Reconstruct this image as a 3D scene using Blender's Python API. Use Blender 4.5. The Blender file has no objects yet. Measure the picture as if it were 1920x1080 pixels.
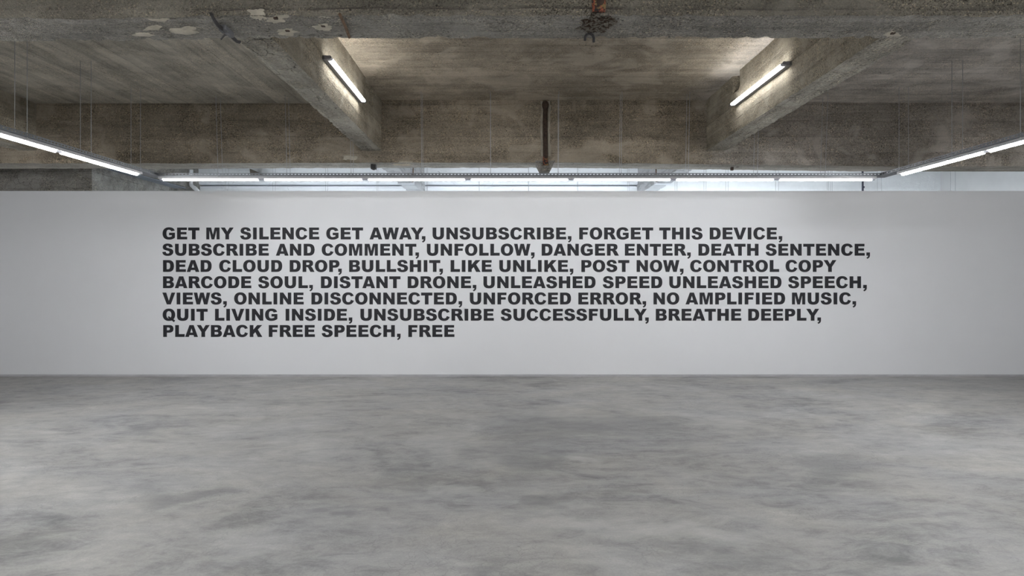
import bpy, bmesh, math, random
from mathutils import Vector, noise
from mathutils.bvhtree import BVHTree

random.seed(7)
SC = bpy.context.scene
COL = SC.collection

# ------------------------------------------------------------------ camera, world, exposure
F = 1125.0                      # focal length in pixels of the 1920-wide frame
CX, CY = 950.0, 525.0           # principal point of the photograph
EYE = 1.673
cam = bpy.data.cameras.new('camera')
cam.sensor_width = 36.0
cam.sensor_fit = 'HORIZONTAL'
cam.lens = 36.0 * F / 1920.0
cam.shift_x = (960.0 - CX) / 1920.0
cam.shift_y = (CY - 540.0) / 1920.0
cam.clip_start = 0.05
cam_o = bpy.data.objects.new('camera', cam)
cam_o.location = (0, 0, EYE)
cam_o.rotation_euler = (math.radians(90), 0, 0)
COL.objects.link(cam_o)
SC.camera = cam_o

world = bpy.data.worlds.new('world')
SC.world = world
world.use_nodes = True
world.node_tree.nodes['Background'].inputs[0].default_value = (0.8, 0.85, 0.9, 1)
world.node_tree.nodes['Background'].inputs[1].default_value = 0.05

SC.view_settings.view_transform = 'Standard'
SC.view_settings.look = 'None'
SC.view_settings.exposure = 0.52
SC.view_settings.gamma = 1.0
SC.view_settings.use_curve_mapping = False

LAMP = 28.0                     # radiance of the fluorescent tubes
LAMP_REAR = 76.0
LAMP_SIDE = 108.0
LAMP_ADDED = 70.0  # tubes of the unseen rows added to lift the room light
LAMP_BEAM = 20.0

# ------------------------------------------------------------------ measures
Z_MAIN = EYE + 1.76             # underside of the main beams
Z_SLAB = EYE + 2.70             # underside of the slab
Z_CROSS = EYE + 1.94            # underside of the cross beams
Y_FRONT = (4.00, 4.37)
Y_BACK = (9.00, 9.43)
Y_WALL = 10.40
Z_WALL = EYE + 1.544
Y_REAR = 13.80
X_L, X_R = -9.6, 9.8
Y_N = -5.0
TRAY_Y = (8.64, 8.80)
TRAY_Z = (EYE + 1.4999, EYE + 1.5406)
TRAY_XL, TRAY_XR = -5.10, 5.46


def px(x, y, d):
    """a point of the place seen at (x, y) of the photograph, d metres ahead"""
    return Vector(((x - CX) * d / F, d, EYE + (CY - y) * d / F))


def px_z(x, y, z):
    """the same on a horizontal plane at height z"""
    d = F * (z - EYE) / (CY - y)
    return Vector(((x - CX) * d / F, d, z))


# ------------------------------------------------------------------ object helpers
def link(name, me, mat=None, parent=None):
    o = bpy.data.objects.new(name, me)
    COL.objects.link(o)
    if me is not None and mat is not None:
        for m in (mat if isinstance(mat, (list, tuple)) else [mat]):
            me.materials.append(m)
    if parent is not None:
        o.parent = parent
    return o


def from_bm(name, bm, mat=None, parent=None, smooth=False):
    bmesh.ops.recalc_face_normals(bm, faces=bm.faces)
    me = bpy.data.meshes.new(name)
    bm.to_mesh(me)
    bm.free()
    if smooth:
        for p in me.polygons:
            p.use_smooth = True
    return link(name, me, mat, parent)


def thing(name, label, cat, loc=(0, 0, 0), group=None):
    o = bpy.data.objects.new(name, None)
    COL.objects.link(o)
    o.location = loc
    o.empty_display_size = 0.1
    tag(o, label, cat, group)
    return o


def tag(o, label, cat, group=None):
    o['label'] = label
    o['category'] = cat
    if group:
        o['group'] = group
    return o


def struct(o):
    o['kind'] = 'structure'
    return o


def dup(root, loc, label):
    r = root.copy()
    COL.objects.link(r)
    r.location = loc
    r['label'] = label
    for ch in list(root.children):
        c = ch.copy()
        COL.objects.link(c)
        c.parent = r
    return r


def box(bm, x0, x1, y0, y1, z0, z1, mi=0):
    v = [bm.verts.new(p) for p in ((x0, y0, z0), (x1, y0, z0), (x1, y1, z0), (x0, y1, z0),
                                   (x0, y0, z1), (x1, y0, z1), (x1, y1, z1), (x0, y1, z1))]
    for q in ((0, 3, 2, 1), (4, 5, 6, 7), (0, 1, 5, 4), (1, 2, 6, 5), (2, 3, 7, 6), (3, 0, 4, 7)):
        f = bm.faces.new([v[i] for i in q])
        f.material_index = mi
    return v


def tube(bm, pts, r, n=12, caps=True):
    pts = [Vector(p) for p in pts]
    rs = r if isinstance(r, (list, tuple)) else [r] * len(pts)
    rings = []
    t0 = (pts[1] - pts[0]).normalized()
    up = Vector((0, 0, 1)) if abs(t0.z) < 0.9 else Vector((1, 0, 0))
    a = t0.cross(up).normalized()
    for i, p in enumerate(pts):
        if i == 0:
            t = pts[1] - pts[0]
        elif i == len(pts) - 1:
            t = pts[-1] - pts[-2]
        else:
            t = (pts[i + 1] - pts[i]).normalized() + (pts[i] - pts[i - 1]).normalized()
        t.normalize()
        a = (a - t * a.dot(t)).normalized()
        b = t.cross(a)
        rings.append([bm.verts.new(p + (a * math.cos(k * 2 * math.pi / n) + b * math.sin(k * 2 * math.pi / n)) * rs[i])
                      for k in range(n)])
    for i in range(len(rings) - 1):
        for k in range(n):
            bm.faces.new((rings[i][k], rings[i][(k + 1) % n], rings[i + 1][(k + 1) % n], rings[i + 1][k]))
    if caps:
        bm.faces.new(rings[0])
        bm.faces.new(rings[-1])


def prism(bm, poly, axis_pts):
    """poly: list of Vectors (one end); axis_pts: translation to the other end"""
    a = [bm.verts.new(p) for p in poly]
    b = [bm.verts.new(Vector(p) + Vector(axis_pts)) for p in poly]
    bm.faces.new(a)
    bm.faces.new(b)
    n = len(poly)
    for i in range(n):
        bm.faces.new((a[i], a[(i + 1) % n], b[(i + 1) % n], b[i]))


# ------------------------------------------------------------------ material helpers
class NT:
    def __init__(self, name):
        self.m = bpy.data.materials.new(name)
        self.m.use_nodes = True
        self.t = self.m.node_tree
        self.bsdf = self.t.nodes['Principled BSDF']
        self.tc = self.t.nodes.new('ShaderNodeTexCoord')

    def n(self, kind, **kw):
        nd = self.t.nodes.new(kind)
        for k, v in kw.items():
            setattr(nd, k, v)
        return nd

    def l(self, a, b):
        self.t.links.new(a, b)

    def map(self, scale=(1, 1, 1), rot=(0, 0, 0), loc=(0, 0, 0), src=None):
        m = self.n('ShaderNodeMapping')
        m.inputs['Scale'].default_value = scale
        m.inputs['Rotation'].default_value = rot
        m.inputs['Location'].default_value = loc
        self.l(src or self.tc.outputs['Object'], m.inputs['Vector'])
        return m.outputs['Vector']

    def noise(self, vec, scale, detail=5, rough=0.6, dist=0.0):
        nd = self.n('ShaderNodeTexNoise')
        nd.inputs['Scale'].default_value = scale
        nd.inputs['Detail'].default_value = detail
        nd.inputs['Roughness'].default_value = rough
        nd.inputs['Distortion'].default_value = dist
        self.l(vec, nd.inputs['Vector'])
        return nd.outputs['Fac']

    def voro(self, vec, scale, feature='F1', out='Distance', rand=1.0):
        nd = self.n('ShaderNodeTexVoronoi')
        nd.feature = feature
        nd.inputs['Scale'].default_value = scale
        nd.inputs['Randomness'].default_value = rand
        self.l(vec, nd.inputs['Vector'])
        return nd.outputs[out]

    def ramp(self, fac, stops, interp='LINEAR'):
        r = self.n('ShaderNodeValToRGB')
        r.color_ramp.interpolation = interp
        e = r.color_ramp.elements
        while len(e) < len(stops):
            e.new(0.5)
        for i, (p, c) in enumerate(stops):
            e[i].position = p
            if not isinstance(c, (tuple, list)):
                c = (c, c, c)
            e[i].color = (*c[:3], 1)
        self.l(fac, r.inputs['Fac'])
        return r.outputs['Color']

    def mix(self, fac, a, b, blend='MIX'):
        m = self.n('ShaderNodeMix', data_type='RGBA', blend_type=blend)
        ins = [i for i in m.inputs if i.enabled]
        fi = m.inputs[0]
        ai, bi = m.inputs[6], m.inputs[7]
        for s, v in ((fi, fac), (ai, a), (bi, b)):
            if isinstance(v, bpy.types.NodeSocket):
                self.l(v, s)
            elif isinstance(v, (tuple, list)):
                s.default_value = (*v[:3], 1)
            else:
                s.default_value = v if s is fi else (v, v, v, 1)
        return m.outputs[2]

    def math(self, op, a, b=0.0, clamp=False):
        m = self.n('ShaderNodeMath', operation=op, use_clamp=clamp)
        for i, v in enumerate((a, b)):
            if isinstance(v, bpy.types.NodeSocket):
                self.l(v, m.inputs[i])
            else:
                m.inputs[i].default_value = v
        return m.outputs[0]

    def bump(self, h, strength=0.3, dist=0.02, prev=None):
        b = self.n('ShaderNodeBump')
        b.inputs['Strength'].default_value = strength
        b.inputs['Distance'].default_value = dist
        self.l(h, b.inputs['Height'])
        if prev is not None:
            self.l(prev, b.inputs['Normal'])
        return b.outputs['Normal']

    def done(self, color=None, rough=0.8, normal=None, metallic=0.0, spec=None):
        b = self.bsdf
        for key, v in (('Base Color', color), ('Roughness', rough), ('Normal', normal), ('Metallic', metallic)):
            if v is None:
                continue
            s = b.inputs[key]
            if isinstance(v, bpy.types.NodeSocket):
                self.l(v, s)
            elif key == 'Base Color':
                s.default_value = (*v[:3], 1)
            else:
                s.default_value = v
        if spec is not None:
            b.inputs['Specular IOR Level'].default_value = spec
        return self.m


def concrete(name, light, dark, streak='x', agg=1.0, seed=0.0, plaster=0.5, speck=100.0, board='Z',
             pitch=0.17, crack=0.6, cool_x=None):
    """board-marked, weathered concrete with exposed aggregate, skim-coat patches and pits"""
    t = NT(name)
    o = t.map(loc=(seed, seed * 1.7, seed * 0.6))
    big = t.noise(o, 0.7, 4, 0.6, 0.6)
    mid = t.noise(o, 3.2, 6, 0.65, 0.4)
    sc = {'x': (0.35, 5.0, 5.0), 'y': (5.0, 0.35, 5.0), 'z': (4.0, 4.0, 0.4)}[streak]
    st = t.noise(t.map(sc, loc=(seed, 0, 0)), 1.6, 6, 0.7, 0.5)
    base = t.mix(t.ramp(big, [(0.3, 0.0), (0.7, 1.0)]), dark, light)
    base = t.mix(0.75, base, t.ramp(st, [(0.32, 0.50), (0.5, 0.78), (0.68, 1.0)]), 'MULTIPLY')
    base = t.mix(0.55, base, t.ramp(mid, [(0.35, 0.55), (0.65, 1.05)]), 'MULTIPLY')
    # tone of each shuttering board and the joints between boards
    xyz = t.n('ShaderNodeSeparateXYZ')
    t.l(t.tc.outputs['Object'], xyz.inputs[0])
    wob = t.math('MULTIPLY', t.noise(o, 1.1, 3, 0.6), 0.05)
    bc = t.math('DIVIDE', t.math('ADD', xyz.outputs[board], wob), pitch)
    wn = t.n('ShaderNodeTexWhiteNoise', noise_dimensions='1D')
    t.l(t.math('FLOOR', bc), wn.inputs['W'])
    base = t.mix(0.8, base, t.ramp(wn.outputs['Value'], [(0.0, 0.84), (1.0, 1.10)]), 'MULTIPLY')
    joint = t.ramp(t.math('FRACT', bc), [(0.0, 1.0), (0.05, 0.0)])
    joint = t.math('MULTIPLY', joint, t.ramp(t.noise(o, 2.6, 6, 0.8), [(0.44, 0.0), (0.56, 0.8)]))
    # smooth skim-coat patches with a border of their own
    patch = t.ramp(t.noise(t.map((1, 1, 1.3), loc=(seed + 3.1, 2.0, 5.0)), 1.5, 5, 0.55, 0.8),
                   [(0.53, 0.0), (0.61, plaster), (1.0, plaster)])
    skim = tuple(min(1, c * 1.12) for c in light)
    # exposed aggregate
    aggm = t.math('SUBTRACT', 1.0, patch)
    region = t.ramp(t.noise(o, 1.9, 5, 0.7), [(0.36, 0.35), (0.62, 1.0)])
    aggm = t.math('MULTIPLY', t.math('MULTIPLY', aggm, region), agg)
    cell = t.n('ShaderNodeTexVoronoi')
    cell.inputs['Scale'].default_value = speck
    t.l(o, cell.inputs['Vector'])
    sep = t.n('ShaderNodeSeparateColor')
    t.l(cell.outputs['Color'], sep.inputs['Color'])
    stone = t.ramp(sep.outputs['Red'], [(0.0, (0.22, 0.20, 0.18)), (0.16, (0.72, 0.70, 0.66)), (0.55, (1.0, 0.98, 0.94)),
                                        (0.86, (1.2, 1.16, 1.08)), (0.94, (1.9, 1.7, 1.4)), (1.0, (2.2, 2.1, 1.95))], 'CONSTANT')
    rgb = t.mix(t.math('MULTIPLY', aggm, 0.8), base, t.mix(1.0, base, stone, 'MULTIPLY'))
    rgb = t.mix(t.math('MULTIPLY', patch, 0.6), rgb, skim)
    # pits
    pv = t.voro(t.map(loc=(seed * 2, 1, 0)), 17.0)
    pm = t.ramp(pv, [(0.10, 1.0), (0.17, 0.0)])
    pits = t.math('MULTIPLY', pm, t.ramp(t.noise(o, 2.6, 3, 0.6), [(0.52, 0.0), (0.6, 1.0)]))
    pits = t.math('MULTIPLY', pits, t.math('SUBTRACT', 1.0, t.math('MULTIPLY', patch, 0.8)))
    rgb = t.mix(t.math('MULTIPLY', pits, 0.85), rgb, (0.025, 0.022, 0.02))
    rgb = t.mix(t.math('MULTIPLY', joint, t.math('SUBTRACT', 1.0, t.math('MULTIPLY', patch, 0.7))), rgb, (0.06, 0.054, 0.046))
    # cracks
    wv = t.n('ShaderNodeVectorMath', operation='ADD')
    nc = t.n('ShaderNodeTexNoise')
    nc.inputs['Scale'].default_value = 6.0
    nc.inputs['Detail'].default_value = 6.0
    t.l(o, nc.inputs['Vector'])
    sv = t.n('ShaderNodeVectorMath', operation='SCALE')
    sv.inputs['Scale'].default_value = 0.22
    t.l(nc.outputs['Color'], sv.inputs[0])
    t.l(t.map({'x': (0.5, 1, 1.2), 'y': (1, 0.5, 1.2), 'z': (1, 1, 0.5)}[streak], loc=(seed, 2, 1)), wv.inputs[0])
    t.l(sv.outputs[0], wv.inputs[1])
    ck = t.voro(wv.outputs[0], 4.5, 'DISTANCE_TO_EDGE')
    ckm = t.math('MULTIPLY', t.ramp(ck, [(0.0, crack), (0.022, 0.0)]), t.ramp(t.noise(o, 1.3, 4, 0.7), [(0.55 - 0.12 * crack, 0.0), (0.65 - 0.12 * crack, 1.0)]))
    rgb = t.mix(ckm, rgb, (0.04, 0.036, 0.03))
    if cool_x is not None:                      # the right bays are of a greyer, lighter mix
        cf = t.n('ShaderNodeMapRange')
        cf.inputs['From Min'].default_value = cool_x
        cf.inputs['From Max'].default_value = cool_x + 0.5
        t.l(t.math('ADD', xyz.outputs['X'], t.math('MULTIPLY', mid, 0.4)), cf.inputs['Value'])
        rgb = t.mix(cf.outputs['Result'], rgb, t.mix(1.0, rgb, (1.22, 1.29, 1.46), 'MULTIPLY'))
    h = t.math('ADD', t.math('MULTIPLY', cell.outputs['Distance'], aggm), t.math('MULTIPLY', st, 1.2))
    h = t.math('ADD', h, t.math('MULTIPLY', mid, 0.7))
    h = t.math('SUBTRACT', h, t.math('MULTIPLY', pits, 1.4))
    h = t.math('SUBTRACT', h, t.math('MULTIPLY', t.math('ADD', ckm, joint), 0.9))
    nrm = t.bump(h, 0.55, 0.02)
    return t.done(rgb, 0.92, nrm, spec=0.25)


def plain(name, color, rough=0.6, metallic=0.0, var=0.15, scale=20.0, bump=0.0, spec=None):
    t = NT(name)
    o = t.map()
    nz = t.noise(o, scale, 4, 0.6)
    c = t.mix(1.0, color, t.ramp(nz, [(0.3, 1.0 - var), (0.7, 1.0 + var)]), 'MULTIPLY')
    return t.done(c, rough, t.bump(nz, bump, 0.01) if bump else None, metallic, spec)


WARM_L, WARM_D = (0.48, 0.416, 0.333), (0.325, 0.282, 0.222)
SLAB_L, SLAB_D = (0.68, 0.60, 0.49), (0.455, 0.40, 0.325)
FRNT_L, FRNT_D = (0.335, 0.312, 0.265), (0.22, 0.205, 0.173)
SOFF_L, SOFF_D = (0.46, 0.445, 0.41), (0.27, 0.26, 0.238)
M = {}
M['beam'] = concrete('concrete_beam', WARM_L, WARM_D, 'x', 1.0, 0.0, 0.5, 95.0, 'Z', 0.24, 0.3, 3.0)
M['beam_under'] = concrete('concrete_beam_underside', (0.60, 0.575, 0.52), (0.40, 0.38, 0.335), 'x', 0.5, 5.0, 0.2, 90.0, 'Y', 0.11, 0.5)
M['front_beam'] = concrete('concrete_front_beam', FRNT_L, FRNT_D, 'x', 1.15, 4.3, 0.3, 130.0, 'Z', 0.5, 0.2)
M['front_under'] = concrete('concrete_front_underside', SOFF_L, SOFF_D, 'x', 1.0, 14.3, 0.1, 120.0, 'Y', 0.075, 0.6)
M['cross'] = concrete('concrete_cross_beam', (0.55, 0.50, 0.41), (0.38, 0.342, 0.275), 'y', 0.85, 9.2, 0.4, 100.0, 'Z', 0.2, 0.4)
M['cross_under'] = concrete('concrete_cross_underside', (0.60, 0.57, 0.50), (0.34, 0.32, 0.275), 'y', 0.8, 29.2, 0.3, 80.0, 'X', 0.14, 0.95)
M['slab_x'] = concrete('concrete_slab_cross', SLAB_L, SLAB_D, 'x', 0.75, 15.4, 0.4, 105.0, 'Y', 0.21, 0.2, 2.7)
M['slab_y'] = concrete('concrete_slab_long', (0.76, 0.715, 0.62), (0.55, 0.515, 0.445), 'y', 0.6, 21.0, 0.3, 105.0, 'X', 0.19, 0.15)
M['grey'] = concrete('concrete_grey', (0.52, 0.505, 0.475), (0.33, 0.32, 0.30), 'x', 0.9, 33.0, 0.4, 90.0, 'Z', 0.3)
t_ = NT('spalled_concrete')
o_ = t_.map()
w_ = t_.n('ShaderNodeTexWave', bands_direction='Y')
w_.inputs['Scale'].default_value = 9.0
w_.inputs['Distortion'].default_value = 9.0
w_.inputs['Detail'].default_value = 5.0
w_.inputs['Detail Scale'].default_value = 2.5
t_.l(o_, w_.inputs['Vector'])
n_ = t_.noise(o_, 60.0, 5, 0.75)
c_ = t_.mix(t_.ramp(w_.outputs['Fac'], [(0.15, 0.0), (0.65, 1.0)]), (0.085, 0.058, 0.042), (0.27, 0.245, 0.205))
c_ = t_.mix(0.8, c_, t_.ramp(n_, [(0.35, 0.55), (0.65, 1.3)]), 'MULTIPLY')
M['spall'] = t_.done(c_, 0.95, t_.bump(t_.math('ADD', w_.outputs['Fac'], n_), 0.9, 0.03), spec=0.2)
M['skim'] = plain('brown_grey_skim', (0.34, 0.31, 0.255), 0.9, 0, 0.2, 12, 0.3)
M['plaster'] = plain('grey_plaster', (0.49, 0.45, 0.37), 0.9, 0, 0.2, 18, 0.4)


CLOUDS = [(1010, 800, 130, 45, 0.40), (1180, 800, 170, 30, 0.32), (980, 870, 110, 40, 0.45), (1560, 875, 170, 26, 0.42),
          (350, 928, 150, 20, 0.55), (760, 905, 80, 40, 0.30), (1010, 945, 60, 22, 0.45), (1290, 1020, 220, 35, 0.30),
          (840, 1060, 50, 16, 0.35), (270, 806, 50, 16, 0.45), (600, 970, 28, 9, 0.5), (660, 968, 34, 8, 0.5),
          (1240, 995, 260, 26, -0.40), (800, 920, 120, 12, -0.35), (840, 830, 50, 60, -0.25), (470, 1030, 140, 40, -0.2),
          (1100, 868, 60, 8, -0.4), (1330, 790, 90, 16, -0.25), (620, 830, 120, 30, -0.15)]


def floor_mat():
    t = NT('polished_concrete_floor')
    o = t.map()
    a = t.noise(t.map((0.6, 1.0, 1.0)), 0.55, 8, 0.66, 1.6)
    b = t.noise(t.map((0.55, 1.1, 1.0), rot=(0, 0, 0.25), loc=(7, 3, 0)), 1.7, 9, 0.74, 1.1)
    c = t.noise(t.map((0.65, 1.2, 1), rot=(0, 0, -0.35), loc=(2, 9, 0)), 6.0, 8, 0.78, 0.6)
    d = t.noise(o, 70.0, 5, 0.75)
    lo, hi = (0.150, 0.150, 0.152), (0.465, 0.46, 0.444)
    s = t.math('ADD', t.math('MULTIPLY', a, 0.34), t.math('MULTIPLY', b, 0.36))
    s = t.math('ADD', s, t.math('MULTIPLY', c, 0.32))
    col = t.mix(t.ramp(s, [(0.40, 0.0), (0.50, 0.5), (0.60, 0.85), (0.66, 1.0)]), lo, hi)
    # warm and cool clouds
    w = t.noise(t.map((0.6, 1, 1), loc=(31, 5, 0)), 1.3, 4, 0.6, 0.7)
    col = t.mix(0.8, col, t.ramp(w, [(0.35, (0.985, 0.99, 1.015)), (0.65, (1.03, 1.005, 0.96))]), 'MULTIPLY')
    col = t.mix(0.7, col, t.ramp(d, [(0.3, 0.82), (0.7, 1.14)]), 'MULTIPLY')
    # large trowel-worn clouds of the floor, each with its own place
    wp = t.n('ShaderNodeVectorMath', operation='ADD')
    wnz = t.n('ShaderNodeTexNoise')
    wnz.inputs['Scale'].default_value = 1.6
    wnz.inputs['Detail'].default_value = 6.0
    wsc = t.n('ShaderNodeVectorMath', operation='MULTIPLY_ADD')
    wsc.inputs[1].default_value = (1.5, 1.1, 0.0)
    wsc.inputs[2].default_value = (-0.75, -0.55, 0.0)
    t.l(o, wnz.inputs['Vector'])
    t.l(wnz.outputs['Color'], wsc.inputs[0])
    t.l(o, wp.inputs[0])
    t.l(wsc.outputs[0], wp.inputs[1])
    tot = None
    for (sx, sy, rx, ry, st) in CLOUDS:
        c0 = px_z(sx, sy, 0.0)
        hx = rx * c0.y / F
        hy = abs(px_z(sx, sy + ry, 0.0).y - px_z(sx, sy - ry, 0.0).y) / 2
        v = t.n('ShaderNodeVectorMath', operation='MULTIPLY_ADD')
        v.inputs[1].default_value = (1 / hx, 1 / hy, 0)
        v.inputs[2].default_value = (-c0.x / hx, -c0.y / hy, 0)
        t.l(wp.outputs[0], v.inputs[0])
        ln = t.n('ShaderNodeVectorMath', operation='LENGTH')
        t.l(v.outputs[0], ln.inputs[0])
        f = t.math('MULTIPLY', t.ramp(ln.outputs['Value'], [(0.35, 1.0), (1.0, 0.0)]), st)
        tot = f if tot is None else t.math('ADD', tot, f)
    col = t.mix(t.math('MAXIMUM', tot, 0.0), col, (0.15, 0.152, 0.158))
    col = t.mix(t.math('MAXIMUM', t.math('MULTIPLY', tot, -1.0), 0.0), col, (0.55, 0.55, 0.535))
    # craquelure in some patches
    cr = t.n('ShaderNodeTexVoronoi')
    cr.feature = 'DISTANCE_TO_EDGE'
    cr.inputs['Scale'].default_value = 14.0
    dv = t.n('ShaderNodeVectorMath', operation='ADD')
    nz = t.n('ShaderNodeTexNoise')
    nz.inputs['Scale'].default_value = 9.0
    t.l(o, nz.inputs['Vector'])
    sc = t.n('ShaderNodeVectorMath', operation='SCALE')
    sc.inputs['Scale'].default_value = 0.12
    t.l(nz.outputs['Color'], sc.inputs[0])
    t.l(o, dv.inputs[0])
    t.l(sc.outputs[0], dv.inputs[1])
    t.l(dv.outputs[0], cr.inputs['Vector'])
    line = t.ramp(cr.outputs['Distance'], [(0.0, 1.0), (0.035, 0.0)])
    cm = t.math('MULTIPLY', line, t.ramp(t.noise(t.map(loc=(4, 4, 0)), 1.0, 3, 0.6), [(0.5, 0.0), (0.62, 0.45)]))
    col = t.mix(cm, col, (0.13, 0.13, 0.13))
    rough = t.ramp(b, [(0.3, 0.42), (0.7, 0.58)])
    return t.done(col, rough, t.bump(c, 0.05, 0.01), spec=0.42)


M['floor'] = floor_mat()
M['wall'] = plain('white_wall_paint', (0.79, 0.797, 0.82), 0.85, 0, 0.012, 1.5, 0.0, 0.2)
M['ink'] = plain('black_lettering', (0.022, 0.022, 0.027), 0.65, 0, 0.05, 3, 0.0, 0.35)
M['skirting'] = plain('grey_skirting', (0.55, 0.55, 0.57), 0.6, 0, 0.1, 4)
M['side_wall'] = plain('white_side_wall', (0.62, 0.62, 0.62), 0.9, 0, 0.04, 2)


def rear_mat(name, base, amount, cracks=0.6):
    t = NT(name)
    o = t.map()
    a = t.noise(o, 4.0, 6, 0.7, 0.6)
    st = t.noise(t.map((1, 1, 9)), 1.4, 5, 0.7, 0.8)
    wear = t.ramp(st, [(0.50, 0.0), (0.60, amount)])
    c = t.mix(wear, base, (0.30, 0.30, 0.30))
    c = t.mix(0.6, c, t.ramp(a, [(0.3, 0.9), (0.7, 1.04)]), 'MULTIPLY')
    crk = t.voro(t.map((0.8, 0.8, 4.0)), 3.0, 'DISTANCE_TO_EDGE')
    cm = t.math('MULTIPLY', t.ramp(crk, [(0.0, cracks), (0.02, 0.0)]), t.ramp(a, [(0.50, 0.0), (0.60, 1.0)]))
    c = t.mix(cm, c, (0.2, 0.2, 0.22))
    return t.done(c, 0.85, t.bump(t.noise(o, 14, 5, 0.7), 0.35, 0.02), spec=0.2)


M['rear'] = rear_mat('whitewashed_wall', (0.80, 0.82, 0.85), 0.12)
M['rear_clean'] = rear_mat('white_plasterboard', (0.78, 0.795, 0.81), 0.0, 0.0)
M['whitewash'] = rear_mat('worn_whitewash', (0.47, 0.475, 0.485), 0.9)
M['zinc'] = plain('galvanised_steel', (0.18, 0.19, 0.205), 0.5, 0.35, 0.12, 40)
M['zinc_in'] = M['zinc']
M['white_metal'] = plain('white_enamel', (0.78, 0.78, 0.8), 0.45, 0, 0.03, 10)
M['housing'] = plain('grey_enamel', (0.42, 0.42, 0.43), 0.5, 0, 0.03, 10)
M['batten'] = plain('dull_grey_batten', (0.16, 0.16, 0.165), 0.6, 0, 0.05, 10)
M['cap'] = plain('lamp_socket_plastic', (0.34, 0.34, 0.38), 0.5, 0, 0.05, 30)
M['wire'] = plain('steel_wire', (0.42, 0.425, 0.44), 0.5, 0.3, 0.1, 30)
M['pvc'] = plain('white_pvc', (0.80, 0.81, 0.83), 0.4, 0, 0.03, 8)
M['grey_paint'] = plain('grey_paint', (0.27, 0.29, 0.32), 0.7, 0, 0.15, 8, 0.2)
M['iron'] = plain('dark_iron', (0.045, 0.042, 0.043), 0.65, 0.3, 0.3, 25, 0.3)
M['clamp'] = plain('grey_cast_clamp', (0.13, 0.13, 0.137), 0.75, 0.0, 0.3, 25, 0.4)
M['rust'] = plain('rusty_steel', (0.055, 0.036, 0.026), 0.85, 0.1, 0.5, 30, 0.5)
M['rust_brown'] = plain('brown_rusty_strip', (0.16, 0.10, 0.06), 0.85, 0.1, 0.4, 30, 0.4)
M['wood'] = plain('dark_wood', (0.10, 0.085, 0.07), 0.8, 0, 0.3, 15, 0.3)
M['pole'] = plain('dark_blue_steel', (0.055, 0.06, 0.085), 0.5, 0.3, 0.1, 15)


def primer_mat():
    t = NT('peeling_orange_primer')
    o = t.map()
    n1 = t.noise(o, 38.0, 5, 0.7, 0.4)
    c = t.mix(t.ramp(n1, [(0.50, 0.0), (0.56, 1.0)]), (0.02, 0.018, 0.017), (0.34, 0.095, 0.05))
    n2 = t.noise(t.map((1, 1, 3), loc=(3, 1, 2)), 9.0, 3, 0.6)
    c = t.mix(t.ramp(n2, [(0.56, 0.0), (0.60, 1.0)]), c, (0.25, 0.17, 0.07))
    return t.done(c, 0.8, t.bump(n1, 0.5, 0.01))


M['primer'] = primer_mat()


def emit(name, col, strength):
    m = bpy.data.materials.new(name)
    m.use_nodes = True
    b = m.node_tree.nodes['Principled BSDF']
    b.inputs['Base Color'].default_value = (0.8, 0.8, 0.8, 1)
    b.inputs['Emission Color'].default_value = (*col, 1)
    b.inputs['Emission Strength'].default_value = strength
    return m


M['tube'] = emit('fluorescent_tube', (0.97, 0.985, 1.0), LAMP)
M['tube_added'] = emit('added_fluorescent_tube', (0.97, 0.985, 1.0), LAMP_ADDED)
M['tube_side'] = emit('side_fluorescent_tube', (0.97, 0.985, 1.0), LAMP_SIDE)
M['tube_rear'] = emit('cool_fluorescent_tube', (0.86, 0.94, 1.0), LAMP_REAR)
M['tube_beam'] = emit('neutral_fluorescent_tube', (1.0, 0.985, 0.95), LAMP_BEAM)

# ------------------------------------------------------------------ floor, walls
bm = bmesh.new()
box(bm, X_L, X_R, Y_N, Y_REAR + 0.3, -0.2, 0.0)
struct(from_bm('floor', bm, M['floor']))

bm = bmesh.new()
box(bm, X_L, X_R, Y_WALL, Y_WALL + 0.14, 0.034, Z_WALL)
struct(from_bm('wall_middle', bm, M['wall']))
bm = bmesh.new()
box(bm, X_L, X_R, Y_WALL + 0.012, Y_WALL + 0.128, 0.0, 0.0335)
struct(from_bm('baseboard_middle', bm, M['skirting']))

bm = bmesh.new()
box(bm, X_L - 0.3, X_L, Y_N, Y_REAR + 0.3, 0.0, Z_SLAB + 0.3)
struct(from_bm('wall_left', bm, M['side_wall']))
bm = bmesh.new()
box(bm, X_R, X_R + 0.3, Y_N, Y_REAR + 0.3, 0.0, Z_SLAB + 0.3)
struct(from_bm('wall_right', bm, M['side_wall']))
bm = bmesh.new()
box(bm, X_L, X_R, Y_N - 0.3, Y_N, 0.0, Z_SLAB + 0.3)
struct(from_bm('wall_near', bm, M['side_wall']))

# rear wall: a lower face and a slightly proud band above a shadowed crease
CREASE = EYE + 2.19
bm = bmesh.new()
box(bm, -7.34, 3.29, Y_REAR, Y_REAR + 0.3, 0.0, CREASE - 0.035)
box(bm, -7.34, 3.29, Y_REAR + 0.16, Y_REAR + 0.3, CREASE - 0.035, CREASE)
prof = [(-0.06, CREASE + 0.02), (-0.045, CREASE + 0.003), (-0.02, CREASE), (0.3, CREASE), (0.3, Z_SLAB), (-0.08, Z_SLAB),
        (-0.08, CREASE + 0.06)]
prism(bm, [Vector((-7.34, Y_REAR + a, z)) for a, z in prof], (3.29 + 7.34, 0, 0))
struct(from_bm('wall_rear', bm, M['rear']))
bm = bmesh.new()
box(bm, 3.29, X_R, Y_REAR - 0.25, Y_REAR + 0.3, 0.0, Z_SLAB)
struct(from_bm('wall_rear_right', bm, M['rear_clean']))
bm = bmesh.new()
box(bm, X_L, -7.30, Y_WALL + 0.16, Y_REAR + 0.3, 0.0, Z_SLAB)
struct(from_bm('wall_rear_left', bm, M['grey']))


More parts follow.
